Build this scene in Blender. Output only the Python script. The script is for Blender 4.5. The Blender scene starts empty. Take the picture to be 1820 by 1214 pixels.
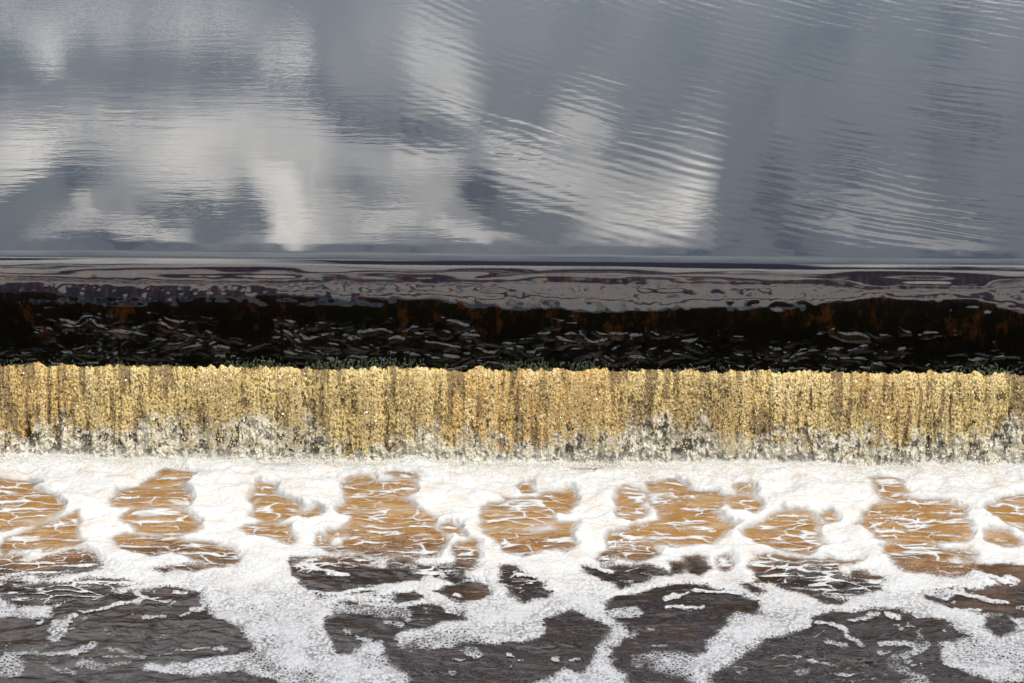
import bpy, math
import numpy as np
from mathutils import Vector, Matrix

sc = bpy.context.scene
R = math.radians
rng = np.random.default_rng(7)

# ------------------------------------------------------------------ camera
ZL = -1.24           # level of the lower pool
CAM = np.array([0.0, -15.16, 6.51]); PITCH = 25.0; LENS = 85.0; ROLL = 0.5
cam = bpy.data.cameras.new('camera'); cam.lens = LENS; cam.sensor_width = 36
cam.clip_start = 0.1; cam.clip_end = 5000
co = bpy.data.objects.new('camera', cam); sc.collection.objects.link(co)
M3 = Matrix.Rotation(R(90 - PITCH), 3, 'X') @ Matrix.Rotation(R(ROLL), 3, 'Z')
co.matrix_world = Matrix.Translation(Vector(CAM)) @ M3.to_4x4()
sc.camera = co
MN = np.array(M3)

def ray(px, py):
    """direction through a point of the 1820 x 1214 photograph"""
    d = np.array([(px - 910) / 1820 * 36 / LENS, (607 - py) / 1820 * 36 / LENS, -1.0])
    d = MN @ d
    return d / np.linalg.norm(d)

def at(px, py, z):
    d = ray(px, py); t = (z - CAM[2]) / d[2]
    return (CAM + d * t)[:2]

# ------------------------------------------------------------------ node helpers
class NT:
    def __init__(s, tree): s.t = tree; s.n = tree.nodes; s.l = tree.links
    def put(s, sock, v):
        if v is None: return
        if isinstance(v, bpy.types.NodeSocket): s.l.new(v, sock)
        elif isinstance(v, (tuple, list)) and len(v) == 3 and sock.type == 'RGBA': sock.default_value = (*v, 1)
        else: sock.default_value = v
    def node(s, typ, ins=None, **kw):
        n = s.n.new(typ)
        for k, v in kw.items(): setattr(n, k, v)
        for k, v in (ins or {}).items(): s.put(n.inputs[k], v)
        return n
    def m(s, op, a, b=None, c=None, clamp=False):
        n = s.n.new('ShaderNodeMath'); n.operation = op; n.use_clamp = clamp
        s.put(n.inputs[0], a); s.put(n.inputs[1], b); s.put(n.inputs[2], c)
        return n.outputs[0]
    def vm(s, op, a, b=None, out=0):
        n = s.n.new('ShaderNodeVectorMath'); n.operation = op
        s.put(n.inputs[0], a)
        if b is not None: s.put(n.inputs['Scale'] if op == 'SCALE' else n.inputs[1], b)
        return n.outputs[out]
    def noise(s, vec, scale=5, detail=4, rough=0.5, dist=0.0, dim='3D', out=0):
        n = s.node('ShaderNodeTexNoise', noise_dimensions=dim)
        s.put(n.inputs['Vector'], vec); s.put(n.inputs['Scale'], scale); s.put(n.inputs['Detail'], detail)
        s.put(n.inputs['Roughness'], rough); s.put(n.inputs['Distortion'], dist)
        return n.outputs[out]
    def vor(s, vec, scale, feature='F1', out='Distance', rand=1.0):
        n = s.node('ShaderNodeTexVoronoi', feature=feature)
        s.put(n.inputs['Vector'], vec); s.put(n.inputs['Scale'], scale); n.inputs['Randomness'].default_value = rand
        return n.outputs[out]
    def mapv(s, vec, scale=(1, 1, 1), loc=(0, 0, 0), rot=(0, 0, 0), typ='POINT'):
        n = s.node('ShaderNodeMapping', vector_type=typ)
        s.put(n.inputs['Vector'], vec); n.inputs['Location'].default_value = loc
        n.inputs['Rotation'].default_value = rot; n.inputs['Scale'].default_value = scale
        return n.outputs[0]
    def rng(s, v, a, b, c=0.0, d=1.0, smooth=True):
        n = s.node('ShaderNodeMapRange', interpolation_type='SMOOTHSTEP' if smooth else 'LINEAR')
        s.put(n.inputs['Value'], v); s.put(n.inputs['From Min'], a); s.put(n.inputs['From Max'], b)
        s.put(n.inputs['To Min'], c); s.put(n.inputs['To Max'], d)
        return n.outputs[0]
    def mix(s, f, a, b, blend='MIX'):
        n = s.node('ShaderNodeMix', data_type='RGBA', blend_type=blend)
        s.put(n.inputs[0], f); s.put(n.inputs[6], a); s.put(n.inputs[7], b)
        return n.outputs[2]
    def attr(s, name): return s.node('ShaderNodeAttribute', attribute_name=name).outputs['Fac']
    def obj(s): return s.node('ShaderNodeTexCoord').outputs['Object']
    def bump(s, h, dist=1.0, strength=1.0, normal=None):
        n = s.node('ShaderNodeBump'); s.put(n.inputs['Height'], h)
        n.inputs['Distance'].default_value = dist; s.put(n.inputs['Strength'], strength)
        if normal: s.put(n.inputs['Normal'], normal)
        return n.outputs[0]
    def mixs(s, f, a, b):
        n = s.node('ShaderNodeMixShader'); s.put(n.inputs[0], f); s.put(n.inputs[1], a); s.put(n.inputs[2], b)
        return n.outputs[0]

def mat(name):
    m = bpy.data.materials.new(name); m.use_nodes = True
    m.node_tree.nodes.clear(); t = NT(m.node_tree)
    t.out = t.node('ShaderNodeOutputMaterial')
    return m, t

# ------------------------------------------------------------------ world
SUN_EL, SUN_AZ = 52.0, 125.0          # azimuth clockwise from +Y : behind and to the right of the camera
w = bpy.data.worlds.new('World'); sc.world = w; w.use_nodes = True
w.node_tree.nodes.clear(); t = NT(w.node_tree)
out = t.node('ShaderNodeOutputWorld'); bg = t.node('ShaderNodeBackground')
t.l.new(bg.outputs[0], out.inputs[0]); bg.inputs[1].default_value = 0.1
sky = t.node('ShaderNodeTexSky', sky_type='NISHITA'); sky.sun_disc = False
sky.sun_elevation = R(SUN_EL); sky.sun_rotation = R(SUN_AZ); sky.dust_density = 0.6
d = t.vm('NORMALIZE', t.node('ShaderNodeTexCoord').outputs['Generated'])
wn = t.noise(d, 16, 5, 0.6, out=1)
dw = t.vm('ADD', d, t.vm('SCALE', t.vm('SUBTRACT', wn, (0.5, 0.5, 0.5)), 0.05))
xyz = t.node('ShaderNodeSeparateXYZ', {0: dw})
DEG = 57.29578
az = t.m('MULTIPLY', t.m('ARCTAN2', xyz.outputs[0], xyz.outputs[1]), DEG)
el = t.m('MULTIPLY', t.m('ARCSINE', xyz.outputs[2]), DEG)
ae = t.node('ShaderNodeCombineXYZ', {0: az, 1: el}).outputs[0]
# cloud heaps standing in the sky: azimuth, elevation, half sizes in degrees, tilt, strength
def C(px, py, rx, ry, rot, v):
    r_ = ray(px, py); return (math.degrees(math.atan2(r_[0], r_[1])), math.degrees(math.asin(-r_[2])), rx * .0145, ry * .0135, rot, v)
heaps = [
    C(250, 300, 700, 170, 6, .24), C(700, 330, 520, 170, 14, .14), C(1060, 335, 270, 130, 16, .26), C(500, 640, 900, 150, 0, .15), C(1500, 650, 620, 130, 0, .12),
    C(1220, 290, 70, 130, 26, .15), C(1165, 395, 100, 45, -32, .24), C(1215, 340, 60, 60, 0, .12), C(480, 345, 100, 55, 38, .27), C(565, 405, 70, 46, 50, .22),
    C(30, 275, 100, 45, -12, .34), C(30, 330, 60, 25, -25, .22), C(280, 245, 190, 40, 8, .12), C(330, 300, 120, 50, 10, .12), C(220, 435, 170, 28, -4, .38), C(160, 395, 30, 30, 0, .2),
    C(510, 425, 70, 35, 40, .34), C(355, 345, 80, 25, 30, .18), C(50, 20, 200, 45, 0, .30), C(330, 45, 190, 40, 0, .32), C(70, 85, 50, 36, 0, .40), C(345, 92, 45, 20, 10, .3),
    C(515, 112, 70, 42, -12, .52), C(450, 120, 60, 24, 0, .3), C(800, 120, 90, 80, 24, .16), C(830, 165, 50, 28, 20, .2), C(920, 262, 95, 30, 24, .26), C(1030, 190, 80, 45, 24, .2), C(760, 290, 80, 30, 20, .16),
    C(700, 400, 110, 40, -18, .22), C(830, 440, 90, 18, 12, .34), C(1000, 330, 60, 50, 20, .12), C(1580, 430, 240, 30, 8, .24), C(1560, 385, 170, 18, 12, .16),
    C(1350, -190, 1100, 130, 0, .5), C(1650, 250, 380, 250, 0, .04), C(1000, 60, 500, 150, 0, .05), C(700, 110, 170, 120, 10, .10), C(1350, 330, 60, 60, 0, .10),
    C(330, 128, 230, 38, 4, -.55), C(15, 130, 130, 34, 0, -.5), C(130, 120, 60, 30, 0, -.2), C(500, 175, 260, 32, 10, -.30), C(90, 365, 130, 45, -18, -.26), C(340, 395, 90, 34, 20, -.26),
    C(430, 385, 42, 48, 55, -.26), C(680, 205, 200, 34, 14, -.22), C(690, 345, 110, 26, 24, -.14), C(890, 385, 130, 44, 28, -.34), C(990, 395, 90, 40, 10, -.26), C(1330, 370, 70, 110, 20, -.26),
    C(600, 300, 70, 34, 20, -.12), C(850, 300, 70, 26, 22, -.14), C(1080, 250, 60, 26, 20, -.10), C(300, 205, 240, 20, 8, -.10),
]
v = 0.0
for (a_, e_, ra, re, rot, s_) in heaps:
    q = t.mapv(ae, (ra, re, 1), (a_, e_, 0), (0, 0, R(rot)), 'TEXTURE')
    k = t.rng(t.vm('LENGTH', q, out='Value'), 1.15, 0.35)
    v = t.m('MULTIPLY_ADD', k, s_, v)
detail = t.m('SUBTRACT', t.noise(t.mapv(dw, (1, 1, 1.3)), 30, 6, 0.62), 0.5)
front = t.rng(el, 34, 29)
v = t.m('MAXIMUM', t.m('MULTIPLY', v, 1.35), 0.065)
detail2 = t.m('SUBTRACT', t.noise(t.mapv(dw, (1, 1, 1.2), (5, 2, 1)), 13, 4, 0.55), 0.5)
v = t.m('ADD', v, t.m('MULTIPLY', t.m('ADD', detail, t.m('MULTIPLY', detail2, .6)), t.m('MULTIPLY_ADD', v, 1.0, 0.19)))
v = t.m('MULTIPLY', t.m('MAXIMUM', v, 0.03), front, clamp=True)
# broken cloud in the rest of the sky, clear low down behind the camera
hi = t.rng(t.noise(t.mapv(d, (1, 1, 1), (3.1, 0.4, 0)), 4.2, 7, 0.62, 0.5), 0.45, 0.55)
backlow = t.m('MULTIPLY', t.rng(xyz.outputs[1], 0.0, -0.4), t.rng(el, 32, 24))
up = t.m('MULTIPLY', t.m('MULTIPLY', hi, t.m('SUBTRACT', 1.0, front)), t.m('SUBTRACT', 1.0, backlow))
side = t.rng(t.m('ABSOLUTE', xyz.outputs[0]), .75, .35, .35, 1)
up = t.m('MULTIPLY', t.m('MULTIPLY', up, 0.8), side)
gapm = t.m('MULTIPLY', t.m('MULTIPLY', t.rng(az, -9, -5), t.rng(az, 9.5, 7.5)), t.m('MULTIPLY', t.rng(el, 32, 33.5), t.rng(el, 44, 39)))
up = t.m('MULTIPLY', up, t.m('SUBTRACT', 1.0, gapm))
v = t.m('MAXIMUM', v, up)
blue = t.mix(1.0, sky.outputs[0], (1.0, 1.0, 1.2), 'MULTIPLY')
cl = t.mix(v, (6.3, 8.1, 10.3), (47, 45.5, 43.5))
col = t.mix(t.rng(v, 0.0, 0.05), blue, cl)
t.l.new(col, bg.inputs[0])

sun = bpy.data.lights.new('sun', 'SUN'); sun.energy = 3.1; sun.angle = R(0.5); sun.color = (1, .95, .87)
so = bpy.data.objects.new('sun', sun); sc.collection.objects.link(so)
sd = Vector((math.sin(R(SUN_AZ)) * math.cos(R(SUN_EL)), math.cos(R(SUN_AZ)) * math.cos(R(SUN_EL)), math.sin(R(SUN_EL))))
so.rotation_euler = sd.to_track_quat('Z', 'Y').to_euler()
sc.view_settings.view_transform = 'Standard'; sc.view_settings.look = 'None'
sc.view_settings.exposure = 0.0; sc.view_settings.gamma = 1
try: sc.view_settings.use_curve_mapping = False
except Exception: pass

# ------------------------------------------------------------------ numpy noise
def hsh(ix, iy, seed):
    h = (ix.astype(np.int64) * 374761393 + iy.astype(np.int64) * 668265263 + seed * 974634777) & 0xffffffff
    h = ((h ^ (h >> 13)) * 1274126177) & 0xffffffff
    h = h ^ (h >> 16)
    return (h & 0xffffff) / float(0xffffff)
def vn(x, y, seed=0):
    ix = np.floor(x); iy = np.floor(y); fx = x - ix; fy = y - iy
    fx = fx * fx * fx * (fx * (fx * 6 - 15) + 10); fy = fy * fy * fy * (fy * (fy * 6 - 15) + 10)
    a = hsh(ix, iy, seed); b = hsh(ix + 1, iy, seed); c = hsh(ix, iy + 1, seed); d_ = hsh(ix + 1, iy + 1, seed)
    return ((a * (1 - fx) + b * fx) * (1 - fy) + (c * (1 - fx) + d_ * fx) * fy) * 2 - 1
def fbm(x, y, o=4, seed=0, g=0.5):
    s_ = 0; a = 1; n = 0
    for i in range(o):
        s_ = s_ + a * vn(x * 2 ** i + 17.3 * i, y * 2 ** i - 9.1 * i, seed + i); n += a; a *= g
    return s_ / n
def worley(x, y, seed=0, cell=False):
    cid = np.zeros(x.shape)
    ix = np.floor(x); iy = np.floor(y)
    f1 = np.full(x.shape, 9.0); f2 = np.full(x.shape, 9.0)
    for dx in (-1, 0, 1):
        for dy in (-1, 0, 1):
            cx = ix + dx; cy = iy + dy
            d_ = np.hypot(cx + hsh(cx, cy, seed) - x, cy + hsh(cx, cy, seed + 5) - y)
            f2 = np.minimum(f2, np.maximum(f1, d_))
            if cell: cid = np.where(d_ < f1, hsh(cx, cy, seed + 9), cid)
            f1 = np.minimum(f1, d_)
    return (f1, f2, cid) if cell else (f1, f2)
def ss(a, b, x):
    q = np.clip((x - a) / (b - a), 0, 1); return q * q * (3 - 2 * q)

def link(o, parent=None, **props):
    sc.collection.objects.link(o)
    if parent: o.parent = parent
    for k, v_ in props.items():
        if v_: o[k] = v_
    return o
def mesh_np(name, V, F, material, smooth=True, attrs=None, **props):
    """V (n,3) points, F (m,3|4) faces"""
    me = bpy.data.meshes.new(name)
    k = F.shape[1]
    me.vertices.add(len(V)); me.vertices.foreach_set('co', V.astype(np.float32).ravel())
    me.loops.add(F.size); me.loops.foreach_set('vertex_index', F.astype(np.int32).ravel())
    me.polygons.add(len(F)); me.polygons.foreach_set('loop_start', np.arange(0, F.size, k, dtype=np.int32))
    me.polygons.foreach_set('use_smooth', np.full(len(F), smooth))
    me.update(calc_edges=True)
    for n, a in (attrs or {}).items():
        me.attributes.new(n, 'FLOAT', 'POINT').data.foreach_set('value', a.astype(np.float32).ravel())
    me.materials.append(material)
    return link(bpy.data.objects.new(name, me), **props)
def grid_faces(nv, nu):
    i = np.arange(nv * nu).reshape(nv, nu)
    return np.stack([i[:-1, :-1], i[:-1, 1:], i[1:, 1:], i[1:, :-1]], -1).reshape(-1, 4)
def graded(a, b, step, far, growth=1.25):
    """fine positions between a and b, then ever coarser ones out to +-far"""
    core = list(np.arange(a, b + 1e-9, step)); lo = []; hi_ = []
    s_ = step; x = a
    while x > -far: s_ *= growth; x -= s_; lo.append(x)
    s_ = step; x = core[-1]
    while x < far: s_ *= growth; x += s_; hi_.append(x)
    return np.array(lo[::-1] + core + hi_)

FY = -0.50           # where the curtain of water meets it

# ------------------------------------------------------------------ weir profile
pts = np.array([(1.6, 0), (1.0, -.0002), (.6, -.0006), (.38, -.001), (.22, -.002), (.12, -.005), (.04, -.014), (-.03, -.037), (-.10, -.085), (-.155, -.150),
                (-.20, -.235), (-.235, -.33), (-.265, -.44), (-.29, -.55), (-.315, -.66), (-.35, -.80)])
def dense(p, n):
    s_ = np.r_[0, np.cumsum(np.hypot(*np.diff(p, axis=0).T))]; u = np.linspace(0, s_[-1], n)
    return np.stack([np.interp(u, s_, p[:, i]) for i in (0, 1)], 1), s_[-1]
prof, plen = dense(pts, 2400)
ker = np.exp(-np.linspace(-2.5, 2.5, 121) ** 2); ker /= ker.sum()
for _ in range(1):
    pp = np.pad(prof, ((60, 60), (0, 0)), mode='reflect', reflect_type='odd')
    prof = np.stack([np.convolve(pp[:, i], ker, 'valid') for i in (0, 1)], 1)
def profile(step):
    p, L = dense(prof, int(plen / step))
    tg = np.gradient(p, axis=0); tg /= np.linalg.norm(tg, axis=1)[:, None]
    return p, np.stack([-tg[:, 1] * -1, tg[:, 0] * -1], 1) * 1.0   # outward normal (towards camera / up)

# ---- clear water : pool above, over the crest and down the face, one continuous sheet
m_water, t = mat('clear_river_water')
P = t.obj(); sp = t.node('ShaderNodeSeparateXYZ', {0: P})
cx, cy = at(2150, -260, 0.0)
wv = t.noise(P, 0.9, 2, 0.5)
r_ = t.vm('LENGTH', t.vm('SUBTRACT', t.mapv(P, (1, 1, 0)), (cx, cy, 0)), out='Value')
ph = t.m('MULTIPLY_ADD', r_, 44.0, t.m('MULTIPLY', wv, 16.0))
ring = t.m('SINE', ph)
ph2 = t.m('MULTIPLY_ADD', r_, 27.0, t.m('MULTIPLY', t.noise(P, 0.6, 1, 0.5), 20.0))
ring2 = t.m('SINE', ph2)
rmask = t.m('MULTIPLY', t.rng(t.m('MULTIPLY_ADD', sp.outputs[1], 0.35, sp.outputs[0]), -0.6, 2.2), t.rng(t.noise(P, 1.1, 3, 0.6), 0.36, 0.6, 0.35, 1))
fl = t.rng(sp.outputs[1], 0.15, 0.9)                      # calm where the flow draws down to the lip
h = t.m('MULTIPLY', t.m('MULTIPLY', t.m('ADD', ring, t.m('MULTIPLY', ring2, .8)), rmask), 0.00017)
n1 = t.noise(t.mapv(P, (2.2, 9, 1), rot=(0, 0, R(-9))), 1.0, 3, 0.55)
h = t.m('ADD', h, t.m('MULTIPLY', t.m('SUBTRACT', n1, .5), t.m('MULTIPLY', t.rng(t.noise(P, 0.8, 2, .5), .35, .65, .3, 1), .00060)))
n2 = t.noise(t.mapv(P, (14, 34, 1), rot=(0, 0, R(-14))), 1.0, 2, 0.5)
h = t.m('ADD', h, t.m('MULTIPLY', t.m('SUBTRACT', n2, .5), t.m('MULTIPLY', t.rng(t.noise(P, 0.7, 3, .6, dim='3D'), .4, .65, .12, 1), .00017)))
far_ = t.rng(sp.outputs[1], 2.5, 6.0)
n3 = t.noise(t.mapv(P, (30, 52, 1)), 1.0, 2, 0.5)
h = t.m('ADD', h, t.m('MULTIPLY', t.m('SUBTRACT', n3, .5), t.m('MULTIPLY', far_, .00024)))
h = t.m('MULTIPLY', h, fl)
bmp = t.bump(h)
gl = t.node('ShaderNodeBsdfGlossy', {'Roughness': 0.012, 'Normal': bmp, 'Color': (1, 1, 1)})
tr = t.node('ShaderNodeBsdfTransparent', {'Color': (.86, .78, .66)})
fr = t.node('ShaderNodeFresnel', {'IOR': 1.42, 'Normal': bmp})
t.l.new(t.mixs(fr.outputs[0], tr.outputs[0], gl.outputs[0]), t.out.inputs[0])

xs = graded(-4.3, 4.3, 0.008, 60)
p, nrm = profile(0.005)
X = np.broadcast_to(xs[None], (len(p), len(xs)))
S = np.broadcast_to(np.linspace(0, plen, len(p))[:, None], X.shape)
drop = np.broadcast_to(-p[:, 1][:, None], X.shape)
a1 = ss(.004, .06, drop) * (.22 + .78 * ss(.20, .09, drop)) * ss(.75, .3, drop)
sw = fbm(X * 1.1 + .25 * fbm(X * 2, S * 3, 2, 91), S * 5.0, 2, 11) * .0200 + fbm(X * 3.2, S * 17, 1, 21) * .0022
lump = fbm(X * 1.3, S * 4, 2, 71) * .003
a2 = ss(.24, .40, drop + .06 * fbm(X * 1.2, S * 0, 3, 55))
patch = ss(-.22, .16, fbm(X * 1.7, S * 4, 3, 33) + .45 * ss(.36, .55, drop))
rip = (fbm(X * 10 + 1.5 * fbm(X * 5, S * 9, 2, 4), S * 22 + 1.2 * fbm(X * 7, S * 12, 2, 6), 3, 44, .4)) * .0145
rip2 = fbm(X * 26, S * 60, 1, 64) * .0009
dsp = ss(.05, .10, drop) * ss(.30, .16, drop) * (.0040 * fbm(X * 6, S * 7, 3, 57, .6)) + a1 * (sw + lump) + a2 * patch * (rip + rip2) + .0006 * fbm(X * 2, S * 20, 2, 8) * ss(.02, .1, drop)
V = np.stack([X, p[:, 0][:, None] + nrm[:, 0][:, None] * dsp, p[:, 1][:, None] + nrm[:, 1][:, None] * dsp], -1)
ys = 1.6 + graded(0, 5, 0.1, 400)[graded(0, 5, 0.1, 400) > 0.0]
back = np.stack([np.broadcast_to(xs[None], (len(ys), len(xs))), np.broadcast_to(ys[:, None], (len(ys), len(xs))), np.zeros((len(ys), len(xs)))], -1)[::-1]
V = np.concatenate([back, V], 0)
F = grid_faces(*V.shape[:2])[:, ::-1]
mesh_np('river_water', V.reshape(-1, 3), F, m_water, kind='structure')

# ---- masonry of the weir, seen through the sheet
m_wall, t = mat('weir_stone')
P = t.obj(); sp = t.node('ShaderNodeSeparateXYZ', {0: P})
base = t.mix(t.noise(P, 6, 6, .6), (.003, .0028, .0026), (.012, .010, .009))
rust = t.m('MULTIPLY', t.rng(t.noise(t.mapv(P, (1.6, 1, .9)), 6.5, 7, .72), .50, .64), t.rng(t.noise(P, 1.5, 2, .5), .38, .56))
rust = t.m('MULTIPLY', rust, t.m('MULTIPLY', t.rng(sp.outputs[2], -.50, -.36), t.rng(sp.outputs[1], .05, -.08)))
base = t.mix(rust, base, t.mix(t.noise(P, 40, 3, .7), (.030, .012, .004), (.15, .060, .018)))
crest = t.rng(t.m('MULTIPLY_ADD', t.noise(P, 5, 3, .6), .10, sp.outputs[2]), -.19, -.10)
base = t.mix(crest, base, t.mix(t.m('MULTIPLY', t.rng(sp.outputs[1], .10, -.03), t.rng(t.noise(t.mapv(P, (3, 1, 1)), 9, 6, .7), .42, .75)), (.010, .008, .016), (.052, .030, .022)))
grn = t.m('MULTIPLY', t.rng(sp.outputs[2], -.45, -.60), t.rng(t.noise(t.mapv(P, (2.2, 1, .8)), 9, 5, .7), .52, .68))
base = t.mix(grn, base, (.014, .03, .006))
bs = t.node('ShaderNodeBsdfPrincipled', {'Base Color': base, 'Roughness': .8, 'Specular IOR Level': .1,
     'Normal': t.bump(t.noise(P, 30, 5, .6), .02, .8)})
t.l.new(bs.outputs[0], t.out.inputs[0])
xw = graded(-4.3, 4.3, 0.02, 60)
p2, nr2 = profile(0.012)
Xw = np.broadcast_to(xw[None], (len(p2), len(xw))); Sw = np.broadcast_to(np.linspace(0, plen, len(p2))[:, None], Xw.shape)
thick = .025 + .30 * ss(.4, 1.6, p2[:, 0])[:, None]
of = -thick + .006 * fbm(Xw * 5, Sw * 6, 4, 77)
Vw = np.stack([Xw, p2[:, 0][:, None] + nr2[:, 0][:, None] * of, p2[:, 1][:, None] + nr2[:, 1][:, None] * of], -1)
foot = [Vw[-1] * [1, 1, 0] + [0, y_, z_] for y_, z_ in ((-.02, -.9), (-.04, -1.2), (-.06, -1.9))]
Vw = np.concatenate([Vw, np.stack(foot)], 0)
weir = bpy.data.objects.new('weir', None); link(weir, label='long dark stone weir with rusty patches showing through the clear water', category='weir')
f = mesh_np('masonry_face', Vw.reshape(-1, 3), grid_faces(*Vw.shape[:2])[:, ::-1], m_wall); f.parent = weir

# river bed above and below
def slab(name, x0, x1, y0, y1, z, m_, **pr):
    n = 60; xg = np.linspace(x0, x1, n); yg = np.linspace(y0, y1, n)
    A, B = np.meshgrid(xg, yg); Z = z + .04 * fbm(A * .7, B * .7, 3, 5)
    return mesh_np(name, np.stack([A, B, Z], -1).reshape(-1, 3), grid_faces(n, n), m_, **pr)
m_bed, t = mat('peaty_river_bed')
P = t.obj()
bs = t.node('ShaderNodeBsdfPrincipled', {'Base Color': t.mix(t.noise(P, 2, 6, .6), (.006, .005, .0045), (.016, .012, .009)), 'Roughness': .9, 'Specular IOR Level': 0})
t.l.new(bs.outputs[0], t.out.inputs[0])
slab('river_bed', -60, 60, 1.45, 400, -.42, m_bed, kind='structure')

# unseen wooded bank, added behind the camera to darken the steep face's reflection
m_unseen_bank, t = mat('unseen_bank_dark_green')
bs = t.node('ShaderNodeBsdfPrincipled', {'Base Color': t.mix(t.noise(t.obj(), .5, 5, .7), (.006, .010, .004), (.03, .04, .015)), 'Roughness': 1, 'Specular IOR Level': 0})
t.l.new(bs.outputs[0], t.out.inputs[0])
hx = np.linspace(-160, 160, 321); hp = np.linspace(0, 1, 14)
HX, HP = np.meshgrid(hx, hp)
HZ = ZL - .5 + (25.5 + 3 * fbm(HX * .05, HP * 0, 3, 12)) * np.sin(HP * 1.57) + 1.4 * fbm(HX * .35, HP * 8, 3, 13)
mesh_np('unseen_dark_bank', np.stack([HX, -32 - 9 * HP + .002 * HX ** 2 + 1.5 * fbm(HX * .3, HP * 7, 2, 15), HZ], -1).reshape(-1, 3), grid_faces(*HX.shape), m_unseen_bank, kind='structure')

# ------------------------------------------------------------------ lower pool : where the foam lies
# outlines read off the photograph, turned into points on the water
A4, A5, A6 = (0, 800), (600, 800), (1200, 800)
K = 2.932
def W(org, s_):
    q = np.array([float(a) for a in s_.replace(';', ' ').replace(',', ' ').split()]).reshape(-1, 2)
    return np.array([at(org[0] + a / K, org[1] + b / K, ZL) for a, b in q])
# open dark water: (outline)
dark = [
 (A4, "-200,890 100,890 250,875 290,820 440,770 700,740 860,720 1060,750 1075,770 1080,860 1180,900 1240,950 1305,1040 1200,1065 950,1085 745,1110 740,1150 1000,1190 1250,1150 1450,1200 1460,1300 -200,1300"),
 (A4, "1525,570 1680,590 1818,600 1960,610 2150,610 2200,670 2060,690 1900,705 1818,700 1700,690 1560,660"),
 (A4, "1555,640 1818,705 1950,720 1940,755 1760,770 1680,770 1600,720"),
 (A4, "1690,880 1760,870 1818,860 1960,880 2100,870 2200,900 2100,930 2050,960 2060,1020 1960,1000 1900,1005 1818,1055 1755,1045 1750,970"),
 (A5, "0,800 430,815 580,825 650,850 630,880 560,900 450,920 330,940 270,960 290,1020 430,1050 560,1050 640,1010 760,1000 860,990 960,1000 1040,980 1085,960 1080,890 1220,840 1300,900 1380,930 1395,960 1340,1020 1290,1100 1260,1150 1180,1130 1080,1170 980,1214 960,1300 400,1300 370,1160 300,1110 200,1000 100,1005 0,1000"),
 (A5, "485,745 560,700 650,680 740,700 775,745 740,780 640,795 580,780"), (A5, "540,640 640,630 660,665 600,680"),
 (A5, "230,765 400,750 440,790 330,812 250,800"),
 (A5, "805,595 900,605 1000,660 1045,690 1040,720 1110,740 1060,770 960,790 880,730 835,690"),
 (A5, "1270,600 1390,610 1500,600 1650,620 1750,660 1640,680 1560,700 1470,725 1400,680 1300,625"),
 (A5, "1405,800 1460,770 1540,750 1818,700 1900,705 2060,760 2200,800 2210,850 2090,860 2020,890 1960,940 1920,980 1940,1060 1840,1075 1818,1300 1530,1300 1530,1160 1450,1150 1420,1040 1500,990 1480,920 1400,860"),
 (A6, "-20,590 60,600 60,640 0,655"), (A6, "40,570 120,555 180,610 150,650 90,640"), (A6, "700,760 800,765 900,780 860,795 760,785"),
 (A6, "220,1300 200,1175 330,1120 440,1050 460,990 560,980 690,920 710,880 830,850 1000,840 1200,850 1230,880 1400,900 1480,940 1590,990 1420,1010 1400,1060 1430,1100 1500,1150 1600,1190 1700,1300"),
 (A6, "1560,600 1600,580 1818,600 2000,640 2000,880 1818,875 1700,850 1560,840 1420,822 1310,785 1285,740 1380,740 1540,725 1680,685 1640,640"),
 (A6, "1590,870 1680,860 1780,900 1770,950 1700,970 1640,960 1600,920"), (A6, "340,700 380,700 460,740 440,762 400,745"),
 (A6, "1700,1300 1690,1240 1818,1230 2000,1260 2000,1300"),
]
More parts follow.
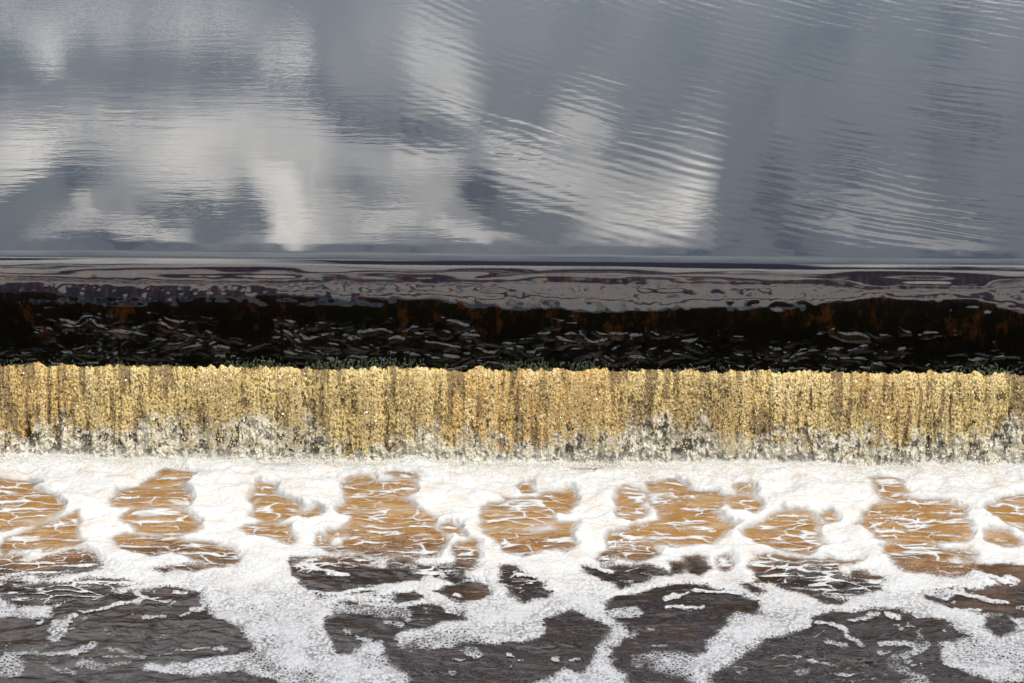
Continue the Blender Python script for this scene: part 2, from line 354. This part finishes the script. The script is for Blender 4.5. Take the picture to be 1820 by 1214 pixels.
# windows of tan aerated water with a web of foam
tan = [
 (A4, "-60,170 0,165 150,165 200,180 160,210 270,240 310,290 280,340 150,400 0,420 -60,420"), (A4, "200,410 400,340 412,380 360,440 400,480 230,525 220,470"),
 (A4, "10,520 40,470 180,430 195,490 30,535"), (A4, "-60,560 80,560 60,585 120,600 290,550 400,525 480,550 550,600 500,615 250,665 100,655 -60,640"),
 (A4, "-60,685 110,690 100,720 -60,745"), (A4, "40,750 210,700 300,705 470,680 600,670 665,690 560,735 300,780 270,800 200,805 90,815"),
 (A4, "600,280 660,210 760,175 850,120 1000,125 960,160 930,180 890,200 960,260 960,295 700,300 610,300"),
 (A4, "650,365 700,325 850,315 970,330 1040,360 1040,395 970,420 880,440 740,430 690,390"),
 (A4, "595,460 640,445 750,470 860,470 900,455 960,480 1080,485 1110,500 1170,520 1225,575 1190,600 1100,600 1000,560 900,520 780,545 640,520 600,490"),
 (A4, "1300,340 1330,290 1390,240 1500,265 1560,310 1540,345 1400,370"), (A4, "1300,262 1350,180 1400,182 1375,235"), (A4, "1275,400 1340,385 1430,395 1510,400 1480,465 1420,460 1300,435"),
 (A4, "1590,340 1670,310 1660,335 1600,355"), (A4, "1625,485 1640,455 1700,460 1690,490 1730,530 1640,500"), (A4, "1710,430 1790,430 1780,445 1720,445"),
 (A4, "790,620 860,625 840,635"), (A4, "905,612 1060,610 1000,628 920,628"), (A4, "480,750 540,748 520,765"),
 (A4, "1525,565 1680,580 1760,600 1750,625 1560,625"),
 (A5, "20,320 50,260 60,190 150,175 290,185 380,190 400,235 340,250 340,275 440,320 500,350 505,395 545,440 548,480 510,510 500,535 380,555 250,555 110,530 80,490 60,400 80,370 20,350"),
 (A5, "250,138 370,145 380,165 350,172"), (A5, "65,150 140,152 130,165 80,167"), (A5, "-20,520 60,495 100,510 50,535"), (A5, "-60,570 120,565 200,585 60,592"), (A5, "280,580 380,570 400,585 300,596"),
 (A5, "785,300 880,290 890,260 1040,260 1100,215 1210,205 1215,250 1180,315 1100,320 1110,360 1060,390 960,415 860,415 795,400"),
 (A5, "790,440 850,430 1000,435 1130,420 1205,430 1210,500 1120,515 1050,520 950,540 880,525 830,490"), (A5, "1130,385 1200,385 1215,410 1150,408"),
 (A5, "955,180 1010,180 1010,212 970,212"), (A5, "615,510 680,480 710,490 715,560 680,600 625,600"), (A5, "590,400 630,420 640,450 600,440"),
 (A5, "1405,455 1530,400 1570,430 1580,470 1640,500 1670,545 1600,585 1480,565 1430,530"),
 (A5, "1460,260 1490,200 1560,215 1570,240 1545,280 1575,300 1570,330 1500,360 1450,340"),
 (A5, "1610,250 1640,190 1770,170 1818,200 1960,235 2010,250 1990,300 1930,330 2010,360 2060,390 2010,430 1950,490 1818,500 1740,500 1660,480 1590,430 1600,390 1700,350"),
 (A5, "1340,570 1380,530 1410,540 1400,585"), (A5, "440,600 560,590 640,620 560,640 450,650"), (A5, "1280,95 1325,92 1330,104 1285,108"),
 (A6, "300,240 400,245 445,280 420,305 330,310 300,270"), (A6, "330,195 390,190 400,220 350,215"),
 (A6, "400,405 470,365 560,310 650,315 690,370 720,430 760,480 680,525 560,510 430,480 400,440"),
 (A6, "400,600 430,555 520,545 680,570 715,600 720,640 790,620 840,650 1080,670 1095,695 1060,735 950,745 820,740 660,740 550,710 420,680"),
 (A6, "720,565 800,560 860,580 850,620 760,610"), (A6, "940,630 1010,635 1000,655 950,655"), (A6, "860,570 930,570 920,590"),
 (A6, "940,380 970,350 1020,300 1200,265 1350,275 1480,310 1470,350 1510,430 1500,460 1400,465 1290,470 1130,475 1050,450 980,400"),
 (A6, "1045,170 1140,165 1180,210 1130,230 1150,255 1060,260 1050,200"),
 (A6, "1100,500 1250,485 1330,490 1430,540 1420,590 1560,575 1570,610 1500,650 1380,655 1250,640 1130,560"), (A6, "1440,515 1520,515 1560,540 1500,550"),
 (A6, "1635,310 1740,285 1818,295 1990,300 1990,430 1818,415 1720,385 1640,330"), (A6, "1630,430 1720,430 1780,490 1730,500 1650,460"), (A6, "735,330 790,320 795,350 740,365"),
 (A6, "225,575 270,560 300,600 250,620"), (A6, "1740,270 1818,240 1900,240 1818,275"),
]
# loose strands and rafts of foam on the open water: width px, density, line
strand = [
 (A4, 7, .8, "440,840 560,825 640,805 760,780 880,790"), (A4, 9, .7, "730,890 780,878 840,870"), (A4, 8, .8, "330,890 390,865"), (A4, 18, .8, "280,905 285,950 275,990"), (A4, 5, .7, "920,1030 1080,1020"),
 (A4, 14, .7, "350,1070 430,1050 490,1015"), (A4, 10, .7, "50,1080 200,1075 300,1072"), (A4, 26, .62, "-40,1130 40,1110 80,1140 60,1160"), (A4, 12, .65, "260,1140 380,1165"), (A4, 16, .6, "400,1120 530,1130"), (A4, 5, .7, "550,1070 760,1080"),
 (A4, 12, .6, "590,1120 640,1110"), (A4, 12, .6, "590,1040 640,1050"), (A4, 6, .6, "900,810 915,800"), (A4, 5, .6, "930,855 970,850"), (A4, 9, .75, "1000,835 1060,820 1075,790"), (A4, 8, .7, "900,745 960,750"), (A4, 9, .8, "700,800 740,775 700,750"),
 (A4, 7, .6, "820,1060 880,1050"), (A4, 6, .6, "340,938 370,935"), (A4, 6, .6, "540,955 550,958"), (A4, 8, .7, "1120,1030 1150,1035"),
 (A4, 30, .5, "1690,800 1760,780 1790,830 1720,860"), (A4, 9, .8, "1620,740 1700,755 1770,760 1850,735 2040,720"), (A4, 8, .8, "1600,590 1740,640 1818,650"),
 (A5, 26, .62, "-20,770 90,775 210,770 240,860 330,860"), (A5, 20, .6, "20,830 200,850 330,830"), (A5, 16, .75, "440,760 470,790 560,820 620,850"), (A5, 12, .8, "150,810 300,815 420,800"),
 (A5, 22, .7, "700,1045 710,1070"), (A5, 8, .6, "660,1075 730,1085"), (A5, 9, .6, "120,985 160,1000"), (A5, 11, .7, "260,910 320,915"), (A5, 9, .6, "350,885 375,890"), (A5, 10, .6, "60,965 80,970"), (A5, 7, .6, "570,1168 600,1165"),
 (A5, 9, .9, "900,650 1000,655"), (A5, 8, .8, "600,760 630,765"), (A5, 22, .7, "1430,860 1530,850"), (A5, 12, .9, "1730,790 1770,775"), (A5, 9, .85, "1730,835 1880,835 1910,825"), (A5, 14, .65, "1540,970 1520,980"), (A5, 7, .6, "1610,935 1640,930"), (A5, 8, .7, "1650,1020 1700,1025"),
 (A5, 24, .6, "1560,1100 1640,1075 1760,1080 1860,1100"), (A5, 40, .6, "1700,1130 1800,1150 1900,1190"), (A5, 6, .7, "1800,760 1818,755"), (A5, 10, .8, "1340,600 1440,640"), (A5, 8, .6, "1130,1085 1150,1090"), (A5, 7, .6, "1220,1085 1240,1080"),
 (A6, 9, .85, "110,740 220,750 330,760"), (A6, 10, .75, "740,905 860,925 880,970 950,1010"), (A6, 12, .7, "780,1000 860,1020"), (A6, 14, .65, "1060,1020 1220,1010 1290,1030 1270,1060 1340,1020"),
 (A6, 20, .6, "1230,1070 1150,1090 1150,1130 1240,1160 1270,1190 1200,1214"), (A6, 9, .6, "830,1150 890,1155"), (A6, 18, .75, "650,1172 690,1168"), (A6, 11, .8, "930,890 1030,860"), (A6, 8, .6, "720,1100 800,1108"), (A6, 8, .6, "950,1108 990,1115"),
 (A6, 9, .9, "1390,745 1540,760 1690,785"), (A6, 22, .7, "1320,745 1400,770"), (A6, 9, .8, "1440,830 1560,825"), (A6, 11, .7, "1730,660 1790,675"), (A6, 8, .8, "1560,625 1650,650 1760,690"), (A6, 24, .6, "1790,880 1800,960 1760,970"), (A6, 9, .9, "1110,860 1150,870"),
 (A6, 10, .6, "1220,915 1225,918"), (A6, 9, .6, "1185,935 1190,940"), (A6, 8, .6, "1290,950 1300,1000"), (A6, 7, .6, "630,1078 650,1080"), (A6, 12, .7, "1380,715 1420,700 1480,740"),
]
GX0, GX1, GY0, GY1, ST = -6.0, 6.0, -4.6, -.36, .0065
gx = np.arange(GX0, GX1, ST); gy = np.arange(GY0, GY1, ST)
GX, GY = np.meshgrid(gx, gy)
wx = GX + .046 * fbm(GX * 9, GY * 9, 4, 101, .65) + .045 * fbm(GX * 3, GY * 3, 2, 131)
wy = GY + .040 * fbm(GX * 8, GY * 11, 4, 111, .65) + .045 * fbm(GX * 3, GY * 3, 2, 141)

def region(lo, hi_, mg):
    i0, i1 = np.searchsorted(gx, [lo[0] - mg, hi_[0] + mg]); j0, j1 = np.searchsorted(gy, [lo[1] - mg, hi_[1] + mg])
    return slice(max(j0, 0), max(j1, 0)), slice(max(i0, 0), max(i1, 0))
def segdist(x, y, a, b):
    dx, dy = b - a; L = dx * dx + dy * dy + 1e-12
    q = np.clip(((x - a[0]) * dx + (y - a[1]) * dy) / L, 0, 1)
    return np.hypot(x - a[0] - q * dx, (y - a[1] - q * dy))
def sdf(x, y, P_):
    dmin = np.full(x.shape, 9.0); ins = np.zeros(x.shape, bool)
    for a, b in zip(P_, np.roll(P_, -1, 0)):
        dmin = np.minimum(dmin, segdist(x, y, a, b))
        c = (a[1] > y) != (b[1] > y)
        ins ^= c & (x < (b[0] - a[0]) * (y - a[1]) / (b[1] - a[1] + 1e-15) + a[0])
    return np.where(ins, -dmin, dmin)

# beyond the photographed stretch: rafts and windows from noise
sx = np.abs(GX) ; outer = ss(3.55, 3.9, sx)
d0 = ss(.0, -.25, fbm(GX * 1.1, GY * 1.4, 4, 201) + .9 * ss(-1.4, -.7, GY) - .25 + .3 * ss(-2.2, -1.2, GY)) * outer
D = 1 - d0
D *= 1 - .9 * ss(-3.5, -3.9, GY) * ss(-.1, .2, fbm(GX * 1.2, GY * 1.2, 4, 221))
TW = ss(.05, .3, fbm(GX * 1.8, GY * 3, 3, 211)) * ss(-.7, -.9, GY) * ss(-2, -1.6, GY) * outer
DK = d0.copy()
def paint(lst, target, edge, grow=0.0):
    global D
    for o_, s_ in lst:
        Pw = W(o_, s_); sl = region(Pw.min(0), Pw.max(0), .12)
        if GX[sl].size == 0: continue
        m_ = ss(edge, -edge, sdf(wx[sl], wy[sl], Pw) - grow)
        target[sl] = np.maximum(target[sl], m_)
        D[sl] = D[sl] * (1 - m_)
paint(dark, DK, .045, .008)
paint(tan, TW, .055, .024)
for o_, wd, dn, s_ in strand:
    Pw = W(o_, s_); sl = region(Pw.min(0), Pw.max(0), .2)
    if GX[sl].size == 0: continue
    dm = np.full(GX[sl].shape, 9.0)
    for a, b in zip(Pw[:-1], Pw[1:]): dm = np.minimum(dm, segdist(wx[sl], wy[sl], a, b))
    rr = wd / K * .0062
    D[sl] = np.maximum(D[sl], dn * ss(rr * 1.7, rr * .6, dm + .010 * fbm(GX[sl] * 22, GY[sl] * 22, 3, 161)))
# web of thin foam lines in the windows, drawn out along the weir
q1 = GX / .27 + .55 * fbm(GX * 5, GY * 7, 3, 301); q2 = GY / .075 + .6 * fbm(GX * 4, GY * 6, 3, 311) + .25 * GX
f1, f2 = worley(q1, q2, 3)
w1 = np.exp(-((f2 - f1) / (.095 + .07 * fbm(GX * 2, GY * 4, 2, 327))) ** 2) * ss(-.55, .15, fbm(GX * 3.5, GY * 6, 2, 321) + .1)
f1b, f2b = worley(GX / .16 + .4 * fbm(GX * 11, GY * 12, 2, 331), GY / .05 + .4 * fbm(GX * 9, GY * 13, 2, 341), 8)
w2 = np.exp(-((f2b - f1b) / .07) ** 2) * ss(.0, .45, fbm(GX * 2.8, GY * 5, 3, 351))
streak = ss(.06, .50, fbm(GX * 3.4 + .5 * fbm(GX * 4, GY * 8, 2, 17), GY * 19 + .5 * fbm(GX * 5, GY * 6, 2, 18), 4, 361, .6))
veil = ss(.1, .6, fbm(GX * 3, GY * 6, 3, 371)) * .35
web = np.clip(w1 * .9 + w2 * .95 + streak * .85 + veil * .9, 0, 1)
D = np.maximum(D, web * TW * .92)
fleck = ss(.50, .62, fbm(GX * 14, GY * 17, 3, 381)) * ss(.05, .35, fbm(GX * 1.3, GY * 1.6, 3, 391)) * .7
wdk = np.exp(-((f2 - f1) / .05) ** 2) * ss(.25, .55, fbm(GX * 1.6, GY * 2, 3, 401)) * .6
D = np.maximum(D, np.maximum(fleck, wdk) * DK)
D = np.maximum(D, ss(-.60, -.54, GY + .03 * fbm(GX * 4, GY * 0, 4, 9)))
# foam thins and its bubbles coarsen away from the fall
age = ss(-1.3, -3.1, GY)
D = np.clip(D, 0, 1) * (1 - age * (.36 + .45 * fbm(GX * 4, GY * 5, 4, 411)).clip(0, .6))

# surface of the pool: turbulent boils near the fall, low waves beyond
near = ss(-2.4, -.6, GY)
H = .020 * fbm(GX * 1.6, GY * 2.6, 3, 501) + .010 * fbm(GX * 4.5 + fbm(GX * 2, GY * 2, 2, 1), GY * 9, 3, 511) \
    + .0045 * fbm(GX * 12 + fbm(GX * 5, GY * 5, 2, 2), GY * 24, 3, 521, .55) * (.4 + .6 * (1 - near))
H = H * (.7 + .9 * near)
aer = np.clip(TW * 1.0, 0, 1)
plume = ss(-2.25, -1.25, GY + .35 * fbm(GX * 1.6, GY * 2, 3, 531) + .12 * fbm(GX * 8, GY * 12, 3, 541)) * (.2 + .8 * ss(-.0, 1, TW + (1 - DK) * .9))
plume = np.maximum(plume, .28 * ss(.1, .5, fbm(GX * 1.3, GY * 2.2, 3, 551)) * DK * ss(-3.4, -1.5, GY))

milk = np.clip(ss(.0, .55, fbm(GX * 4 + .6 * fbm(GX * 5, GY * 9, 2, 3), GY * 15, 4, 561, .6)) * .8 + .35 * ss(.0, .5, fbm(GX * 10, GY * 22, 3, 571)), 0, 1)
milk = np.maximum(milk * ss(-2.2, -1.2, GY), (1 - TW) * (1 - DK) * .8 * ss(-2.3, -1.5, GY))
m_pool, t = mat('brown_pool_water')
P = t.obj(); pl = t.attr('plume')
gr = t.noise(P, 75, 3, .75)
pl2 = t.m('ADD', pl, t.m('MULTIPLY', t.m('SUBTRACT', t.noise(t.mapv(P, (1, 2.4, 1)), 9, 6, .72), .5), t.m('MULTIPLY', pl, 1.9)), clamp=True)
c1 = t.mix(t.rng(pl2, 0, .45), (.014, .0085, .0065), (.075, .033, .014))
c2 = t.mix(t.rng(pl2, .45, 1.0), c1, (.205, .100, .025))
c2 = t.mix(t.m('MULTIPLY', t.rng(gr, .45, .70), t.rng(pl, .05, .6, 0, .6)), c2, (.36, .21, .075))
c2 = t.mix(t.m('MULTIPLY', t.attr('milk'), .45), c2, (.38, .29, .20))
n1 = t.noise(t.mapv(P, (3.6, 9, 1)), 1, 4, .55, .4)
n2 = t.noise(t.mapv(P, (18, 42, 1)), 1, 3, .6)
hh = t.m('ADD', t.m('MULTIPLY', n1, .016), t.m('MULTIPLY', n2, .0013))
bs = t.node('ShaderNodeBsdfPrincipled', {'Base Color': c2, 'Roughness': .05, 'IOR': 1.33, 'Normal': t.bump(hh)})
t.l.new(bs.outputs[0], t.out.inputs[0])
xo = graded(GX0, GX1, .0195, 60, 1.4); yo = graded(GY0, GY1, .0130, 60, 1.4); yo = yo[yo < -.2]
sub_x = np.clip(np.round((xo - GX0) / ST).astype(int), 0, len(gx) - 1); sub_y = np.clip(np.round((yo - GY0) / ST).astype(int), 0, len(gy) - 1)
fade = ss(2.0, 0.2, np.maximum(np.abs(xo) - GX1 + .2, 0))[None] * ss(2.0, .2, np.maximum(GY0 - yo + .2, 0))[:, None]
XO, YO = np.meshgrid(xo, yo)
HO = H[np.ix_(sub_y, sub_x)] * fade; PO = plume[np.ix_(sub_y, sub_x)] * fade
mesh_np('pool_water', np.stack([XO, YO, ZL + HO], -1).reshape(-1, 3), grid_faces(*XO.shape), m_pool, attrs={'plume': PO, 'milk': milk[np.ix_(sub_y, sub_x)] * fade}, kind='structure')

# foam lying on it
lumps = fbm(GX * 6, GY * 8, 3, 601, .45); big = fbm(GX * 2.2, GY * 3.4, 3, 611)
base_up = ss(-.95, -.5, GY)
T = ss(.35, 1.0, D) ** 1.5 * (.006 + near * (.014 + .026 * lumps + .022 * (big + .3)) + (1 - near) * .010 * (1 + lumps)) + base_up * (.018 * lumps - .034)
T = np.maximum(T, .001) * (1 - .72 * TW * ss(-.62, -.75, GY))
T += ss(.3, .8, D) * .0030 * fbm(GX * 45, GY * 45, 2, 621) * (1 + 1.2 * base_up)
keep = D > .03
ZF = ZL + H + T + .0035
idx = np.full(D.shape, -1)
fm = grid_faces(*D.shape); kf = keep.ravel()[fm].any(1); fm = fm[kf]
used = np.zeros(D.size, bool); used[fm.ravel()] = True
remap = np.cumsum(used) - 1
Vf = np.stack([GX, GY, ZF], -1).reshape(-1, 3)[used]
m_foam, t = mat('white_bubbly_foam')
P = t.obj(); dn = t.attr('cover'); ag = t.attr('age')
Pf = t.mapv(P, (1, 1, 0))
e1 = t.vor(Pf, 42, 'DISTANCE_TO_EDGE'); e2 = t.vor(Pf, 95, 'DISTANCE_TO_EDGE')
hole = t.m('ADD', t.m('MULTIPLY', t.rng(e1, 0, .42), .5), t.m('MULTIPLY', t.rng(e2, 0, .42), .3))
hole = t.m('ADD', hole, t.m('MULTIPLY', t.m('SUBTRACT', t.noise(Pf, 22, 3, .6), .5), .6))
al = t.m('SUBTRACT', t.m('MULTIPLY', dn, 1.30), t.m('MULTIPLY', hole, t.rng(dn, .95, .6, .15, .85)))
al = t.mix(t.rng(ag, 0, .35), t.rng(dn, .08, 1.0), t.rng(al, .08, .72))
b1 = t.vor(Pf, 60, 'SMOOTH_F1'); b2 = t.vor(Pf, 150, 'F1')
hh = t.m('ADD', t.m('MULTIPLY', b1, -.010), t.m('MULTIPLY', b2, -.0045))
hh = t.m('ADD', hh, t.m('MULTIPLY', t.noise(Pf, 14, 4, .6), .022))
cf = t.mix(t.rng(t.noise(Pf, 6, 4, .65), .45, .75), (.52, .515, .50), (.47, .41, .345))
cf = t.mix(ag, cf, (.40, .40, .412))
cf = t.mix(t.m('MULTIPLY', t.rng(b1, .25, .65), t.m('MULTIPLY', t.rng(ag, 0, 1, .12, .85), t.rng(t.noise(Pf, 5, 4, .6), .38, .62, .25, 1))), cf, (.12, .11, .11))
bs = t.node('ShaderNodeBsdfPrincipled', {'Base Color': cf, 'Roughness': .16, 'IOR': 1.33, 'Normal': t.bump(hh, 1.0, t.rng(ag, 0, 1, .45, 1.0))})
tr = t.node('ShaderNodeBsdfTransparent')
t.l.new(t.mixs(al, tr.outputs[0], bs.outputs[0]), t.out.inputs[0])
mesh_np('foam', Vf, remap[fm], m_foam, attrs={'cover': D.ravel()[used], 'age': age.ravel()[used]},
        kind='stuff', label='white bubbly foam rafts and strands spread over the brown pool below the weir', category='foam')

# ------------------------------------------------------------------ the golden curtain of broken water
xc = np.concatenate([np.arange(-12, -4.2, .02), np.arange(-4.2, 4.2, .0042), np.arange(4.2, 12, .02)])
nt = 190
TT = np.linspace(0, 1, nt)[:, None]; XC = np.broadcast_to(xc[None], (nt, len(xc))); Tn = np.broadcast_to(TT, XC.shape)
xwp = XC + .012 * fbm(XC * 10, Tn * 4, 2, 705)
topz = -.618 + .026 * fbm(xc * 13, xc * 0, 3, 701, .7) + .014 * fbm(xc * 45, xc * 0, 2, 702)
botz = ZL - .03
sc_ = Tn ** 1.0
ZC = topz[None] * (1 - sc_) + botz * sc_
YC = -.315 - .06 * (1 - np.exp(-Tn * 12)) - .13 * Tn ** 1.3
col_ = fbm(xwp * 6, Tn * .7, 3, 711, .65); col2 = fbm(xwp * 26, Tn * 1.4, 3, 721, .65)
g1, g2, gid = worley(XC / .015 + .4 * fbm(XC * 30, Tn * 8, 2, 731), ZC / .024, 13, True)
h1, h2 = worley(XC / .036 + .5 * col2, ZC / .05 + .3 * col_, 14)
bead = np.clip(1 - g1 * 1.25, 0, 1) * (.25 + .75 * gid); clump = np.clip(1 - h1 * 1.1, 0, 1)
line = .60 + .30 * fbm(XC * 1.1, Tn * 0, 3, 741) + .10 * fbm(XC * 9, Tn * 2, 3, 742)
froth = ss(line - .10, line + .12, Tn + .22 * fbm(XC * 16, ZC * 14, 3, 751))
orange = ss(.15, .5, fbm(XC * .9, Tn * .5, 3, 761)) * .7
disp = (.034 * col_ + .032 * col2) * (.45 + .55 * Tn) + bead * .016 + clump * .006 + froth * .030 * fbm(XC * 22, ZC * 20, 3, 775, .6) + .003 * fbm(XC * 120, ZC * 110, 2, 771)
disp *= ss(-.02, .03, Tn) * .75 + .25
YC = YC - disp
gapn = ss(.0, .45, fbm(XC * 17, ZC * 11, 4, 781, .65)) * (.25 * ss(.15, .6, Tn) + .62 * froth)
gapc = ss(.42, .62, -col_ + .30 * fbm(XC * 14, ZC * 9, 3, 791)) * ss(.25, .7, Tn)
gaps = ss(.38, .52, fbm(XC * 20, ZC * 15, 3, 796)) * ss(.2, .5, Tn) * .6
vline = ss(.30, .55, fbm(xwp * 24, Tn * .9, 2, 785, .6)) * ss(-.15, .35, fbm(XC * 26, Tn * 9, 2, 786))
spk = .8 * ss(.86 - .25 * ss(.1, .5, -col2) - .12 * ss(.2, .8, Tn), .98, gid + .12 * (.5 - g1)) * ss(.0, .08, Tn) * ss(.75, .35, g1)
gap = np.clip(np.maximum(np.maximum(gapn, gapc), np.maximum(np.maximum(gaps, vline * .72 * ss(0, .2, Tn)), spk)) - .2 * bead, 0, 1)
m_cur, t = mat('golden_broken_water')
P = t.obj(); ft = t.attr('froth'); gp = t.attr('gap'); bd = t.attr('bead'); org = t.attr('amber')
fine = t.noise(t.mapv(P, (1, 1, .42)), 95, 3, .75)
gold = t.mix(t.rng(t.m('ADD', fine, t.m('MULTIPLY', bd, .15)), .36, .66), (.050, .030, .006), (.88, .64, .23))
gold = t.mix(t.m('MULTIPLY', org, t.rng(fine, .3, .7)), gold, (.60, .31, .05))
wht = t.mix(t.rng(t.noise(P, 60, 4, .7), .35, .65), (.50, .45, .33), (.84, .80, .69))
th = t.attr('thick')
gold = t.mix(t.rng(th, 0, -.5, 0, .78), gold, (.16, .10, .036))
gold = t.mix(t.m('MULTIPLY', t.rng(th, .05, .5, 0, .6), t.rng(fine, .4, .6)), gold, (.90, .74, .42))
cc = t.mix(t.m('MULTIPLY', ft, t.rng(t.noise(P, 26, 3, .6), .25, .42)), gold, wht)
hh = t.m('ADD', t.m('MULTIPLY', fine, .009), t.m('MULTIPLY', t.vor(P, 95), -.007))
rough = t.rng(ft, 0, 1, .10, .45)
bs = t.node('ShaderNodeBsdfPrincipled', {'Base Color': cc, 'Roughness': rough, 'IOR': 1.36, 'Normal': t.bump(hh, 1.0), 'Coat Weight': 1.0, 'Coat IOR': 1.8, 'Coat Roughness': .24, 'Coat Normal': t.bump(hh, 2.6)})
tr = t.node('ShaderNodeBsdfTransparent')
av = t.rng(t.m('ADD', gp, t.m('MULTIPLY', t.m('SUBTRACT', fine, .5), 1.1)), .32, .66, 1, .22)
t.l.new(t.mixs(av, tr.outputs[0], bs.outputs[0]), t.out.inputs[0])
mesh_np('falling_water', np.stack([XC, YC, ZC], -1).reshape(-1, 3), grid_faces(nt, len(xc))[:, ::-1], m_cur,
        attrs={'froth': froth, 'gap': gap, 'bead': bead, 'amber': orange, 'thick': np.clip(col_ * .35 + col2 * 1.1 + .5 * fbm(XC * 5, Tn * 6, 3, 799), -1, 1)},
        kind='stuff', label='golden curtain of broken sunlit water falling into the foam', category='waterfall')

# darker water running down behind it
# ------------------------------------------------------------------ drops and glittering beads
def ico():
    a = (1 + 5 ** .5) / 2
    v_ = np.array([(-1, a, 0), (1, a, 0), (-1, -a, 0), (1, -a, 0), (0, -1, a), (0, 1, a), (0, -1, -a), (0, 1, -a), (a, 0, -1), (a, 0, 1), (-a, 0, -1), (-a, 0, 1)], float)
    f_ = np.array([(0, 11, 5), (0, 5, 1), (0, 1, 7), (0, 7, 10), (0, 10, 11), (1, 5, 9), (5, 11, 4), (11, 10, 2), (10, 7, 6), (7, 1, 8), (3, 9, 4), (3, 4, 2), (3, 2, 6), (3, 6, 8), (3, 8, 9), (4, 9, 5), (2, 4, 11), (6, 2, 10), (8, 6, 7), (9, 8, 1)])
    return v_ / np.linalg.norm(v_[0]), f_
def drops(name, C_, S_, m_, **pr):
    v_, f_ = ico(); n = len(C_)
    Vd = C_[:, None] + v_[None] * S_[:, None] * (1 + .25 * rng.normal(size=(n, 12, 1)).clip(-1, 1))
    Fd = f_[None] + (np.arange(n) * 12)[:, None, None]
    return mesh_np(name, Vd.reshape(-1, 3), Fd.reshape(-1, 3), m_, **pr)
m_drop, t = mat('water_drop')
bs = t.node('ShaderNodeBsdfPrincipled', {'Base Color': (.62, .46, .17), 'Roughness': .12, 'IOR': 1.4, 'Specular IOR Level': .9})
g_ = t.node('ShaderNodeBsdfGlossy', {'Roughness': .34, 'Color': (.98, .88, .70)})
t.l.new(t.mixs(.42, bs.outputs[0], g_.outputs[0]), t.out.inputs[0])
n = 44000
dx = rng.uniform(-4.2, 4.2, n); dt = rng.uniform(0, .8, n)
wgt = ss(-.1, .5, fbm(dx * 6, dt * .7, 3, 711, .65) + .3 * fbm(dx * 2, dt, 2, 5)) + .12
k_ = rng.uniform(size=n) < wgt; dx = dx[k_]; dt = dt[k_]; n = len(dx)
dz = -.62 * (1 - dt) + botz * dt
dy = -.315 - .06 * (1 - np.exp(-dt * 12)) - .13 * dt ** 1.3 - .036 - .022 * fbm(dx * 6, dt * .7, 3, 711, .65) - rng.uniform(0, .015, n)
sz = (.0022 + rng.exponential(.0016, n)).clip(0, .0085)[:, None] * np.array([[.8, .8, 1.35]])
drops('falling_drops', np.stack([dx, dy, dz], 1), sz, m_drop, smooth=False, kind='stuff', label='glittering beads of water falling in front of the golden curtain', category='droplets')
# splash froth where curtain meets the pool
m_spl, t = mat('splash_froth')
bs = t.node('ShaderNodeBsdfPrincipled', {'Base Color': (.80, .77, .70), 'Roughness': .5}); t.l.new(bs.outputs[0], t.out.inputs[0])
n = 34000
dx = rng.uniform(-4.3, 4.3, n); hz = rng.exponential(.018, n) * (1 + .8 * fbm(dx * 4, dx * 0, 3, 801)); dy = FY - .03 - rng.exponential(.04, n)
sz = (.0009 + rng.exponential(.0009, n).clip(0, .004))[:, None] * np.ones((1, 3))
drops('splash', np.stack([dx, dy, ZL + .008 + hz], 1), sz, m_spl, kind='stuff', label='white splash where the falling water strikes the foam', category='splash')

# ------------------------------------------------------------------ green moss hanging at the foot of the dark face
m_moss, t = mat('wet_green_moss')
bs = t.node('ShaderNodeBsdfPrincipled', {'Base Color': t.mix(t.noise(t.obj(), 12, 3, .6), (.004, .009, .0015), (.03, .055, .006)), 'Roughness': .5})
t.l.new(bs.outputs[0], t.out.inputs[0])
n = 9000
mx = rng.uniform(-4.3, 4.3, n); pr_ = fbm(mx * 2.3, mx * 0, 3, 901) + .6 * fbm(mx * 9, mx * 0, 2, 902)
k_ = rng.uniform(size=n) < ss(.05, .7, pr_) * .30 + .03; mx = mx[k_]; n = len(mx)
mz = -.618 + np.abs(rng.normal(0, .016, n)) * (1 + ss(0, .6, pr_[k_]))
myy = np.interp(-mz, -prof[:, 1], prof[:, 0]) - .006 + rng.uniform(-.012, 0, n)
ln = rng.uniform(.012, .035, n); wdt = rng.uniform(.002, .004, n); ang = rng.normal(0, .25, n)
a = np.stack([mx - wdt, myy, mz], 1); b = np.stack([mx + wdt, myy, mz], 1)
tip = np.stack([mx + np.sin(ang) * ln, myy - .010, mz - np.cos(ang) * ln], 1); mid = (a + b) / 2 * .5 + tip * .5 + np.array([0, -.006, 0])
Vm = np.stack([a, b, mid + np.array([.0025, 0, 0]), tip, mid - np.array([.0025, 0, 0])], 1).reshape(-1, 3)
Fm = (np.array([(0, 1, 2), (0, 2, 4), (4, 2, 3)])[None] + (np.arange(n) * 5)[:, None, None]).reshape(-1, 3)
mesh_np('moss', Vm, Fm, m_moss, kind='stuff', label='green moss fringing the foot of the dark weir face', category='moss')
